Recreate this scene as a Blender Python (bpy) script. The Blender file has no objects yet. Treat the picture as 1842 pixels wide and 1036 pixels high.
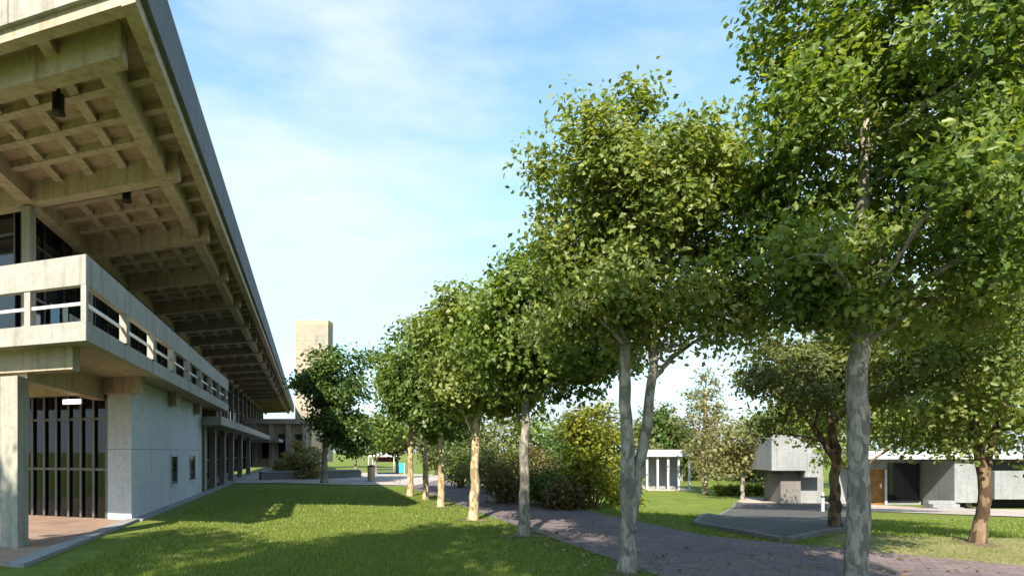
import bpy, math, random
import numpy as np
from mathutils import Vector, Matrix

R = math.radians
scene = bpy.context.scene
COL = scene.collection
rng = np.random.default_rng(11)

# ------------------------------------------------------------------ camera
F, CX, HY, EYE = 1100.0, 921.0, 812.0, 1.6
cam_d = bpy.data.cameras.new("camera")
cam = bpy.data.objects.new("camera", cam_d)
COL.objects.link(cam)
cam.location = (0, 0, EYE)
cam.rotation_euler = (R(90), 0, 0)
cam_d.sensor_width = 36
cam_d.lens = F / 1842 * 36
cam_d.shift_y = (HY - 518) / 1842
cam_d.clip_start = 0.05
cam_d.clip_end = 5000
scene.camera = cam

# ------------------------------------------------------------------ terrain
NX, NY = 0.9489, 0.3157          # across the path / along it: (-NY, NX)


def sm(t):
    t = np.clip(t, 0, 1)
    return t * t * (3 - 2 * t)


def gz(x, y):
    x = np.asarray(x, float)
    y = np.asarray(y, float)
    n = NX * x + NY * y
    fall = np.clip((y - 11) / 23, 0, 1)
    base = -1.55 * fall * sm((n - 7.6) / 6)
    swell = 0.05 * np.sin(x * 0.8 + 1) * np.sin(y * 0.55) * sm((4.0 - n) / 3) * sm((n + 3.4) / 2)
    far = -1.0 * sm((y - 42) / 18) * (1 - fall * sm((n - 7.6) / 6))
    return base + swell + far


def G(x, y):
    return float(gz(x, y))


def at(px, py):
    """ground point of the site that lies in that direction"""
    dx, dz = (px - CX) / F, -(py - HY) / F
    lo, hi = 2.0, 400.0
    for _ in range(60):
        m = (lo + hi) / 2
        if EYE + dz * m > G(dx * m, m):
            lo = m
        else:
            hi = m
    return dx * lo, lo, G(dx * lo, lo)


def sp(px, py, d):
    return ((px - CX) / F * d, d, EYE - (py - HY) / F * d)


def nt(n, t):
    return (NX * n - NY * t, NY * n + NX * t)


# ------------------------------------------------------------------ tags
def tag(o, label=None, cat=None, group=None, kind=None):
    if label: o["label"] = label
    if cat: o["category"] = cat
    if group: o["group"] = group
    if kind: o["kind"] = kind
    return o


def empty(name, loc, label=None, cat=None, group=None):
    o = bpy.data.objects.new(name, None)
    o.empty_display_size = 0.3
    COL.objects.link(o)
    o.location = loc
    return tag(o, label, cat, group)


class MB:
    def __init__(self):
        self.v, self.f, self.s, self.n = [], [], [], 0

    def add(self, verts, faces, smooth=False):
        verts = np.asarray(verts, float).reshape(-1, 3)
        for f in faces:
            self.f.append(tuple(int(i) + self.n for i in f))
            self.s.append(smooth)
        self.v.append(verts)
        self.n += len(verts)

    def box(self, p0, p1):
        x0, y0, z0 = p0
        x1, y1, z1 = p1
        self.hexa([(x0, y0), (x1, y0), (x1, y1), (x0, y1)], z0, z1)

    def hexa(self, q, z0, z1):
        """prism on a plan polygon, either winding"""
        q = [tuple(p) for p in q]
        area = sum(q[i][0] * q[(i + 1) % len(q)][1] - q[(i + 1) % len(q)][0] * q[i][1] for i in range(len(q)))
        if area < 0:
            q = q[::-1]
        k = len(q)
        vs = [(x, y, z0) for x, y in q] + [(x, y, z1) for x, y in q]
        fs = [tuple(range(k - 1, -1, -1)), tuple(range(k, 2 * k))]
        fs += [(i, (i + 1) % k, k + (i + 1) % k, k + i) for i in range(k)]
        self.add(vs, fs)

    def tube(self, pts, rad, seg=8, cap=True, wob=0.0):
        pts = np.asarray(pts, float)
        rad = np.broadcast_to(np.asarray(rad, float), (len(pts),))
        tan = np.gradient(pts, axis=0)
        tan /= np.linalg.norm(tan, axis=1)[:, None] + 1e-9
        ref = np.array([1.0, 0, 0]) if abs(tan[0][0]) < 0.8 else np.array([0, 1.0, 0])
        vs = []
        ang = np.arange(seg) / seg * 2 * np.pi
        for p, t, r in zip(pts, tan, rad):
            a = ref - t * np.dot(ref, t)
            a /= np.linalg.norm(a) + 1e-9
            ref = a
            b = np.cross(t, a)
            rr = r * (1 + wob * rng.normal(size=seg)) if wob else r
            vs.append(p + (np.cos(ang) * rr)[:, None] * a + (np.sin(ang) * rr)[:, None] * b)
        fs = []
        for i in range(len(pts) - 1):
            for k in range(seg):
                k2 = (k + 1) % seg
                fs.append((i * seg + k, i * seg + k2, (i + 1) * seg + k2, (i + 1) * seg + k))
        if cap:
            fs.append(tuple(range(seg - 1, -1, -1)))
            fs.append(tuple((len(pts) - 1) * seg + k for k in range(seg)))
        self.add(np.concatenate(vs), fs, True)

    def build(self, name, mat, parent=None, loc=None):
        me = bpy.data.meshes.new(name)
        v = np.concatenate(self.v) if self.v else np.zeros((0, 3))
        me.from_pydata(v.tolist(), [], self.f)
        me.polygons.foreach_set("use_smooth", self.s)
        me.materials.append(mat)
        me.update()
        o = bpy.data.objects.new(name, me)
        COL.objects.link(o)
        if parent: o.parent = parent
        if loc: o.location = loc
        return o


# ------------------------------------------------------------------ materials
def mat(name):
    m = bpy.data.materials.new(name)
    m.use_nodes = True
    nt_ = m.node_tree
    nt_.nodes.clear()
    out = nt_.nodes.new("ShaderNodeOutputMaterial")
    return m, nt_, out


def node(t, typ, ins=None, **kw):
    n = t.nodes.new(typ)
    for k, v in kw.items():
        setattr(n, k, v)
    for k, v in (ins or {}).items():
        if hasattr(v, "is_linked") or isinstance(v, bpy.types.NodeSocket):
            t.links.new(v, n.inputs[k])
        else:
            n.inputs[k].default_value = v
    return n


def noise(t, vec, scale, detail=4, rough=0.6):
    return node(t, "ShaderNodeTexNoise", {"Vector": vec, "Scale": scale, "Detail": detail, "Roughness": rough}).outputs["Fac"]


def ramp(t, fac, stops):
    r = node(t, "ShaderNodeValToRGB", {"Fac": fac})
    el = r.color_ramp.elements
    while len(el) < len(stops):
        el.new(0.5)
    for e, (p, c) in zip(el, stops):
        e.position = p
        e.color = (*c, 1) if len(c) == 3 else c
    return r.outputs["Color"]


def mix(t, fac, a, b, mode="MIX"):
    n = node(t, "ShaderNodeMix", data_type="RGBA", blend_type=mode)
    for i, val in ((0, fac), (6, a), (7, b)):
        if isinstance(val, bpy.types.NodeSocket):
            t.links.new(val, n.inputs[i])
        else:
            n.inputs[i].default_value = val if i == 0 else ((*val, 1) if len(val) == 3 else val)
    return n.outputs[2]


def coord(t, scale=(1, 1, 1), rot=(0, 0, 0), kind="Object"):
    c = node(t, "ShaderNodeTexCoord")
    mp = node(t, "ShaderNodeMapping", {"Vector": c.outputs[kind]})
    mp.inputs["Scale"].default_value = scale
    mp.inputs["Rotation"].default_value = rot
    return mp.outputs["Vector"]


def finish(t, out, col, rough=0.8, bump=None, bdist=0.01, metal=0, spec=0.3, bstr=0.6):
    p = node(t, "ShaderNodeBsdfPrincipled")
    for k, v in (("Base Color", col), ("Roughness", rough)):
        if isinstance(v, bpy.types.NodeSocket):
            t.links.new(v, p.inputs[k])
        else:
            p.inputs[k].default_value = (*v, 1) if isinstance(v, tuple) and len(v) == 3 else v
    p.inputs["Metallic"].default_value = metal
    p.inputs["Specular IOR Level"].default_value = spec
    if bump is not None:
        b = node(t, "ShaderNodeBump", {"Height": bump, "Strength": bstr, "Distance": bdist})
        t.links.new(b.outputs["Normal"], p.inputs["Normal"])
    t.links.new(p.outputs["BSDF"], out.inputs["Surface"])
    return p


def concrete(name, c0, c1, stain=(0.6, 0.55, 0.5), board=True, joints=None):
    m, t, out = mat(name)
    v = coord(t)
    n1 = noise(t, v, 0.7, 6)
    n2 = noise(t, v, 9, 5)
    base = ramp(t, n1, [(0.3, c0), (0.7, c1)])
    vs = coord(t, (2.2, 2.2, 0.22))
    streak = ramp(t, noise(t, vs, 2.2, 5, 0.65), [(0.5, (0, 0, 0)), (0.75, (1, 1, 1))])
    col = mix(t, streak, base, mix(t, 1.0, base, stain, "MULTIPLY"))
    fine = ramp(t, n2, [(0.25, (0.8, 0.8, 0.8)), (0.7, (1.08, 1.08, 1.08))])
    col = mix(t, 1.0, col, fine, "MULTIPLY")
    if joints:
        ob = node(t, "ShaderNodeTexCoord").outputs["Object"]
        al = node(t, "ShaderNodeVectorMath", {0: ob, 1: (-0.3157, 0.9489, 0)}, operation="DOT_PRODUCT").outputs["Value"]
        zz = node(t, "ShaderNodeSeparateXYZ", {0: ob}).outputs["Z"]
        cv = node(t, "ShaderNodeCombineXYZ", {0: al, 1: zz})
        br = node(t, "ShaderNodeTexBrick", {"Vector": cv.outputs[0], "Scale": 1.0, "Mortar Size": 0.010, "Brick Width": joints[0], "Row Height": joints[1],
                                             "Color1": (1, 1, 1, 1), "Color2": (0.9, 0.9, 0.9, 1), "Mortar": (0.5, 0.5, 0.5, 1)}, offset=0.0)
        col = mix(t, 1.0, col, br.outputs["Color"], "MULTIPLY")
    h = n2
    if board:
        w = node(t, "ShaderNodeTexWave", {"Vector": coord(t, (1, 1, 1), (0, R(90), 0)), "Scale": 1.6, "Distortion": 0.4, "Detail": 1.0})
        w.wave_profile = "SAW"
        h = mix(t, 0.35, n2, w.outputs["Color"])
    finish(t, out, col, 0.85, h, 0.02, spec=0.2)
    return m


def plain(name, c, rough=0.6, metal=0, var=0.12, scale=6.0, spec=0.3):
    m, t, out = mat(name)
    n1 = noise(t, coord(t), scale, 5)
    lo = tuple(x * (1 - var) for x in c)
    hi = tuple(min(1, x * (1 + var)) for x in c)
    finish(t, out, ramp(t, n1, [(0.3, lo), (0.7, hi)]), rough, n1, 0.004, metal, spec)
    return m


def glass_dark(name, c=(0.012, 0.014, 0.018), rough=0.04):
    m, t, out = mat(name)
    v = coord(t)
    b = noise(t, v, 0.8, 2)
    finish(t, out, c, rough, b, 0.01, spec=0.6, bstr=0.15)
    return m


def leafmat(name, lo, mid, hi, trans=0.45):
    m, t, out = mat(name)
    a = node(t, "ShaderNodeAttribute", attribute_name="tint")
    col = ramp(t, a.outputs["Fac"], [(0.0, lo), (0.5, mid), (1.0, hi)])
    d = node(t, "ShaderNodeBsdfPrincipled", {"Base Color": col, "Roughness": 0.42})
    d.inputs["Specular IOR Level"].default_value = 0.35
    warm = mix(t, 1.0, col, (1.75, 1.6, 0.5), "MULTIPLY")
    tr = node(t, "ShaderNodeBsdfTranslucent", {"Color": warm})
    s = node(t, "ShaderNodeMixShader", {"Fac": trans, 1: d.outputs[0], 2: tr.outputs[0]})
    t.links.new(s.outputs[0], out.inputs["Surface"])
    return m


def noise_col(t, vec, scale):
    return node(t, "ShaderNodeTexNoise", {"Vector": vec, "Scale": scale, "Detail": 3}).outputs["Color"]


def bark(name, c0, c1, c2, scale=7.0):
    m, t, out = mat(name)
    v = coord(t, (1, 1, 0.45))
    n1 = noise(t, v, scale, 5, 0.65)
    n2 = noise(t, coord(t, (1, 1, 0.25)), scale * 5, 4)
    vo = node(t, "ShaderNodeTexVoronoi", {"Vector": mix(t, 0.22, coord(t, (1, 1, 0.5)), noise_col(t, v, scale * 0.8)), "Scale": scale * 2.4}, feature="F1")
    plate = node(t, "ShaderNodeSeparateColor", {"Color": vo.outputs["Color"]}).outputs[0]
    f_ = node(t, "ShaderNodeMath", {0: n1, 1: plate}, operation="ADD")
    h_ = node(t, "ShaderNodeMath", {0: f_.outputs[0], 1: 0.5}, operation="MULTIPLY")
    col = ramp(t, h_.outputs[0], [(0.30, c0), (0.5, c1), (0.70, c2)])
    col = mix(t, 1.0, col, ramp(t, n2, [(0.3, (0.7, 0.7, 0.7)), (0.65, (1.1, 1.1, 1.1))]), "MULTIPLY")
    finish(t, out, col, 0.9, mix(t, 0.5, n1, n2), 0.02, spec=0.15, bstr=0.9)
    return m


def lawnmat(name, wild=False):
    m, t, out = mat(name)
    v = coord(t)
    n0 = noise(t, v, 0.22, 3)
    n1 = noise(t, v, 1.6, 5)
    n2 = noise(t, v, 22, 5, 0.7)
    base = ramp(t, n1, [(0.3, (0.080, 0.122, 0.020)), (0.7, (0.158, 0.200, 0.038))])
    dry = ramp(t, n0, [(0.45, (0, 0, 0)), (0.75, (0.7, 0.7, 0.7))])
    base = mix(t, dry, base, (0.175, 0.19, 0.05))
    col = mix(t, 1.0, base, ramp(t, n2, [(0.25, (0.55, 0.55, 0.5)), (0.7, (1.2, 1.2, 1.1))]), "MULTIPLY")
    finish(t, out, col, 0.9, n2, 0.03, spec=0.15, bstr=1.0)
    return m


def pavermat(name, c1, c2, mortar, rot, bw=0.22, bh=0.11):
    m, t, out = mat(name)
    v = coord(t, (1, 1, 1), (0, 0, rot))
    b = node(t, "ShaderNodeTexBrick", {"Vector": v, "Color1": (*c1, 1), "Color2": (*c2, 1), "Mortar": (*mortar, 1), "Scale": 1.0,
                                        "Mortar Size": 0.006, "Brick Width": bw, "Row Height": bh, "Bias": 0.0})
    n0 = noise(t, coord(t), 0.5, 5)
    n1 = noise(t, coord(t), 14, 4)
    col = mix(t, 1.0, b.outputs["Color"], ramp(t, n0, [(0.3, (0.7, 0.72, 0.76)), (0.7, (1.15, 1.1, 1.05))]), "MULTIPLY")
    col = mix(t, 1.0, col, ramp(t, n1, [(0.3, (0.82, 0.82, 0.82)), (0.7, (1.1, 1.1, 1.1))]), "MULTIPLY")
    inv = node(t, "ShaderNodeMath", {0: 1.0, 1: b.outputs["Fac"]}, operation="SUBTRACT")
    finish(t, out, col, 0.85, inv.outputs[0], 0.006, spec=0.25)
    return m


M = {}
M["pale"] = concrete("pale_concrete", (0.285, 0.277, 0.257), (0.345, 0.337, 0.312), (0.64, 0.61, 0.57), joints=(2.075, 9))
M["fascia"] = concrete("shade_tinted_fascia", (0.125, 0.14, 0.165), (0.165, 0.18, 0.21), (0.72, 0.72, 0.72), joints=(1.38, 9))  # same concrete as the front fascia, blue-grey shade put into its colour
M["soffit"] = concrete("board_marked_concrete", (0.35, 0.295, 0.228), (0.43, 0.365, 0.285), (0.55, 0.50, 0.44))
M["panel"] = concrete("coffer_concrete", (0.29, 0.22, 0.155), (0.37, 0.285, 0.20), (0.65, 0.55, 0.45))
M["column"] = concrete("column_concrete", (0.27, 0.265, 0.23), (0.34, 0.33, 0.29), (0.7, 0.68, 0.62))
M["white"] = concrete("white_rendered_wall", (0.42, 0.46, 0.50), (0.48, 0.52, 0.56), (0.86, 0.86, 0.86), False, (2.4, 1.66))
M["glass"] = glass_dark("dark_glass")
m_, t_, o_ = mat("clear_glass")
g_ = node(t_, "ShaderNodeBsdfGlossy", {"Color": (0.9, 0.95, 1, 1), "Roughness": 0.02})
p_ = node(t_, "ShaderNodeBsdfTransparent", {"Color": (0.62, 0.66, 0.64, 1)})
f_ = node(t_, "ShaderNodeFresnel", {"IOR": 1.5})
x_ = node(t_, "ShaderNodeMixShader", {0: f_.outputs[0], 1: p_.outputs[0], 2: g_.outputs[0]})
t_.links.new(x_.outputs[0], o_.inputs["Surface"])
M["clear"] = m_
M["frame"] = plain("dark_metal", (0.035, 0.033, 0.032), 0.45, 0.3)
M["mullion"] = plain("grey_metal", (0.12, 0.12, 0.115), 0.4, 0.4)
M["rail"] = plain("pale_metal_rail", (0.55, 0.55, 0.53), 0.4, 0.2)
M["black"] = plain("black_lamp_metal", (0.015, 0.013, 0.012), 0.4)
M["tower"] = concrete("sandy_concrete", (0.265, 0.232, 0.188), (0.325, 0.287, 0.235), (0.85, 0.8, 0.75), False)
M["wood"] = plain("brown_door_wood", (0.22, 0.105, 0.03), 0.5, 0, 0.3, 3.0)
M["grey"] = concrete("grey_concrete", (0.19, 0.2, 0.21), (0.27, 0.28, 0.29), (0.75, 0.74, 0.72))
M["darkgrey"] = concrete("dark_grey_concrete", (0.13, 0.125, 0.12), (0.18, 0.17, 0.16), (0.8, 0.8, 0.8))
M["lawn"] = lawnmat("lawn_turf")
M["brick"] = pavermat("brick_paving", (0.135, 0.108, 0.116), (0.20, 0.155, 0.158), (0.085, 0.075, 0.078), -math.atan2(NY, NX) + R(45))
M["apron"] = pavermat("undercroft_paving", (0.25, 0.17, 0.13), (0.31, 0.215, 0.165), (0.17, 0.14, 0.12), R(18), 0.4, 0.4)
M["plaza"] = pavermat("plaza_paving", (0.36, 0.31, 0.29), (0.42, 0.37, 0.34), (0.25, 0.22, 0.2), R(18), 0.6, 0.6)
M["blue"] = plain("blue_painted_board", (0.03, 0.16, 0.42), 0.5)
M["cyan"] = plain("cyan_painted_board", (0.02, 0.42, 0.62), 0.5)
M["canvas"] = plain("white_canvas", (0.75, 0.74, 0.72), 0.8)
M["cream"] = plain("cream_stone", (0.40, 0.33, 0.21), 0.8)
M["stand_in_panel"] = plain("pale_blue_panel", (0.30, 0.50, 0.72), 0.7)
M["stand_in_panel_white"] = plain("white_panel", (0.68, 0.70, 0.72), 0.7)
M["red"] = plain("maroon_paint", (0.10, 0.022, 0.018), 0.5)


def asphalt():
    m, t, out = mat("dark_asphalt")
    v = coord(t)
    n0, n1 = noise(t, v, 0.6, 5), noise(t, v, 60, 3)
    col = mix(t, 1.0, ramp(t, n0, [(0.3, (0.050, 0.048, 0.047)), (0.7, (0.085, 0.080, 0.076))]),
              ramp(t, n1, [(0.3, (0.7, 0.7, 0.7)), (0.7, (1.3, 1.3, 1.3))]), "MULTIPLY")
    finish(t, out, col, 0.85, n1, 0.01)
    return m


M["asphalt"] = asphalt()
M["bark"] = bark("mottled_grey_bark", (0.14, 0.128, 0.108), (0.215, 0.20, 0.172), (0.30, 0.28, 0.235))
M["tanbark_sunlit"] = bark("sunlit_tan_bark", (0.22, 0.165, 0.10), (0.36, 0.28, 0.17), (0.50, 0.41, 0.27))  # tan for the pine; on row trees, sunlight put into the grey bark
M["brownbark"] = bark("brown_bark", (0.06, 0.040, 0.026), (0.115, 0.080, 0.052), (0.19, 0.135, 0.085), 5)
M["leaf"] = leafmat("green_leaves", (0.054, 0.100, 0.018), (0.120, 0.185, 0.034), (0.255, 0.305, 0.10))
M["leafy"] = leafmat("yellow_green_leaves", (0.080, 0.125, 0.022), (0.165, 0.215, 0.055), (0.30, 0.335, 0.135))
M["leafd"] = leafmat("deep_green_leaves", (0.030, 0.066, 0.014), (0.066, 0.118, 0.024), (0.14, 0.19, 0.05), 0.4)
M["leafo"] = leafmat("olive_leaves", (0.068, 0.088, 0.028), (0.125, 0.150, 0.052), (0.21, 0.225, 0.09))
M["leafgold"] = leafmat("golden_leaves", (0.085, 0.110, 0.014), (0.17, 0.195, 0.024), (0.29, 0.29, 0.05))
M["leafrust"] = leafmat("rusty_leaves", (0.065, 0.050, 0.020), (0.125, 0.090, 0.036), (0.22, 0.175, 0.07))
M["leafpale"] = leafmat("pale_leaves", (0.12, 0.13, 0.055), (0.19, 0.185, 0.085), (0.27, 0.25, 0.13))

# ------------------------------------------------------------------ ground and paving
def graded(lo, a, b, hi, step):
    mid = np.arange(a, b + 1e-6, step)
    out = [mid]
    s, x = step, b
    r = []
    while x < hi:
        s *= 1.25
        x += s
        r.append(x)
    s, x = step, a
    l = []
    while x > lo:
        s *= 1.25
        x -= s
        l.append(x)
    return np.concatenate([l[::-1], mid, r])


def grid_mesh(name, X, Y, Z, material):
    ny, nx = X.shape
    me = bpy.data.meshes.new(name)
    v = np.stack([X, Y, Z], -1).reshape(-1, 3)
    f = []
    for j in range(ny - 1):
        for i in range(nx - 1):
            k = j * nx + i
            f.append((k, k + 1, k + nx + 1, k + nx))
    me.from_pydata(v.tolist(), [], f)
    me.polygons.foreach_set("use_smooth", [True] * len(f))
    me.materials.append(material)
    o = bpy.data.objects.new(name, me)
    COL.objects.link(o)
    return o


xs, ys = graded(-900, -14, 22, 900, 0.45), graded(-300, -6, 40, 2500, 0.45)
X, Y = np.meshgrid(xs, ys)
tag(grid_mesh("ground", X, Y, gz(X, Y), M["lawn"]), "mown green lawn between the building and the brick path", "lawn", kind="structure")


def patch(name, quad, off, material, label, cat, step=0.4):
    if len(quad) == 5:                  # two patches that share an edge, joined into one sheet
        a, b_, c, d, e = [np.array(p, float) for p in quad]
        m = (a + b_) / 2 * 0.0 + (c + d) / 2
        quad = [e, a, b_, c, d]
        U, V = np.meshgrid(np.linspace(0, 1, 24), np.linspace(0, 1, 24))
        lo = np.where(U[..., None] < 0.5, e + (a - e) * (U * 2)[..., None], a + (b_ - a) * (U * 2 - 1)[..., None])
        hi = d + (c - d) * U[..., None]
        P = lo * (1 - V[..., None]) + hi * V[..., None]
        return tag(grid_mesh(name, P[..., 0], P[..., 1], gz(P[..., 0], P[..., 1]) + off, material), label, cat, kind="structure")
    q = np.array(quad, float)
    nu = max(2, int(np.linalg.norm(q[1] - q[0]) / step))
    nv = max(2, int(np.linalg.norm(q[3] - q[0]) / step))
    U, V = np.meshgrid(np.linspace(0, 1, nu + 1), np.linspace(0, 1, nv + 1))
    P = ((1 - U) * (1 - V))[..., None] * q[0] + (U * (1 - V))[..., None] * q[1] + (U * V)[..., None] * q[2] + ((1 - U) * V)[..., None] * q[3]
    o = grid_mesh(name, P[..., 0], P[..., 1], gz(P[..., 0], P[..., 1]) + off, material)
    return tag(o, label, cat, kind="structure")


patch("brick_path", [nt(4.3, -8), nt(7.1, -8), nt(7.1, 62), nt(4.3, 62)], 0.020, M["brick"],
      "long grey pink brick path running past the tree row", "path")
patch("side_path", [(3.4, -6), (14, -6), (14, 2.34), (3.6, 11.54)], 0.0235, M["brick"],
      "wide brick path branching right in front of the sunlit grass", "path")
patch("asphalt_pad", [at(1412, 974)[:2], at(1545, 952)[:2], at(1520, 907)[:2], at(1325, 906)[:2], at(1256, 944)[:2]], 0.075, M["asphalt"],
      "raised dark asphalt pad with stone kerb beyond the brick path", "paving")


def kerb(name, pts, wd, top, material, label):
    """kerb stones along a line on the ground, each 0.9 m long"""
    mb = MB()
    pts = [np.array(p, float) for p in pts]
    for p, q in zip(pts, pts[1:]):
        k = max(1, int(np.linalg.norm(q - p) / 0.9))
        d = (q - p) / np.linalg.norm(q - p)
        nn = np.array([d[1], -d[0]])
        for i in range(k):
            a, b_ = p + (q - p) * (i / k) + d * 0.006, p + (q - p) * ((i + 1) / k) - d * 0.006
            c = [a, b_, b_ + nn * wd, a + nn * wd]
            zt = [G(*x) + top + 0.004 * math.sin(i * 2.3) for x in c]
            mb.add([(*x, G(*x) - 0.1) for x in c] + [(*x, z_) for x, z_ in zip(c, zt)],
                   [(0, 1, 2, 3), (4, 7, 6, 5), (0, 4, 5, 1), (1, 5, 6, 2), (2, 6, 7, 3), (3, 7, 4, 0)])
    return tag(mb.build(name, material), label, "kerb", kind="structure")


kerb("kerb", [at(1325, 906)[:2], at(1256, 944)[:2], at(1412, 974)[:2], at(1545, 952)[:2], at(1520, 907)[:2]], 0.12, 0.085, M["darkgrey"],
     "dark stone kerb round the raised dark asphalt pad")
kerb("path_edging", [nt(4.24, 2), nt(4.24, 40)], 0.09, 0.03, M["darkgrey"], "narrow stone edging between lawn and brick path")
patch("far_path", [at(1325, 903)[:2], at(1860, 931)[:2], at(1860, 917)[:2], at(1340, 894)[:2]], 0.03, M["plaza"],
      "pale path crossing in front of the right concrete hall", "path")
patch("plaza", [(-24, 33), (-4.5, 28.5), (-1.0, 75), (-30, 75)], 0.03, M["plaza"],
      "pale paved plaza at the far end of the lawn", "plaza")

M["dry"] = lawnmat("sunlit_dry_turf")  # dry turf, its colour also lightened to carry strong sun
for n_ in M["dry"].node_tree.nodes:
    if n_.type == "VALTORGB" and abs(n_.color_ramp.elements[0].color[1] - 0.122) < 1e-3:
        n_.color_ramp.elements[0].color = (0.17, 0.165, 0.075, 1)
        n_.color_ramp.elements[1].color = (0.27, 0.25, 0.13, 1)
patch("sunlit_dry_lawn", [(5.0, 10.2), (14, 2.3), (18, 9.6), (6.4, 12.0)], 0.012, M["dry"], "dry grass strip with strong sun painted into its pale colour, beside the branching brick path", "lawn")

# ------------------------------------------------------------------ leaves and trees
def leaf_mesh(name, pos, nrm, size, material, parent, seed, tint_shift=None, slim=0.78, lobed=False):
    r = np.random.default_rng(seed)
    N = len(pos)
    nrm = nrm / (np.linalg.norm(nrm, axis=1)[:, None] + 1e-9)
    a = np.cross(nrm, r.normal(size=(N, 3)))
    a /= np.linalg.norm(a, axis=1)[:, None] + 1e-9
    b = np.cross(nrm, a)
    s = size * r.uniform(0.65, 1.25, N)
    w = s * slim * r.uniform(0.8, 1.1, N)
    fold = r.uniform(0.02, 0.28, N)
    half = [(0.10, 0.26), (0.30, 0.27), (0.52, 0.52), (0.68, 0.30)] if lobed else [(0.28, 0.40), (0.72, 0.36)]
    h = len(half)
    prof = [(0.0, 0.0, 0)] + [(l, w_, 1) for l, w_ in half] + [(1.05, 0.0, -0.4)] + [(l, -w_, 1) for l, w_ in half[::-1]]
    K = len(prof)
    V = np.empty((N, K, 3))
    for k, (l, ww, up) in enumerate(prof):
        V[:, k] = pos + a * (s * (l - 0.5))[:, None] + b * (w * ww)[:, None] + nrm * (s * fold * (up - (0.9 * (l - 0.5)) ** 2) * 0.5)[:, None]
    base = (np.arange(N) * K)[:, None]
    one_ = list(range(0, h + 2))
    two_ = [0] + list(range(h + 1, K))
    faces = np.concatenate([base + np.array([one_]), base + np.array([two_])], 1).reshape(-1)
    per = h + 2
    me = bpy.data.meshes.new(name)
    me.vertices.add(N * K)
    me.vertices.foreach_set("co", V.reshape(-1))
    me.loops.add(N * 2 * per)
    me.loops.foreach_set("vertex_index", faces.astype(np.int32))
    me.polygons.add(N * 2)
    me.polygons.foreach_set("loop_start", (np.arange(N * 2) * per).astype(np.int32))
    at_ = me.attributes.new("tint", "FLOAT", "FACE")
    tint = np.clip(r.beta(2.2, 2.6, N) + (tint_shift if tint_shift is not None else 0), 0, 1)
    at_.data.foreach_set("value", np.repeat(tint, 2).astype(np.float32))
    me.materials.append(material)
    me.update(calc_edges=True)
    o = bpy.data.objects.new(name, me)
    COL.objects.link(o)
    o.parent = parent
    return o


def bez(p0, p1, p2, k):
    t = np.linspace(0, 1, k)[:, None]
    return (1 - t) ** 2 * p0 + 2 * t * (1 - t) * p1 + t ** 2 * p2


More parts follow.
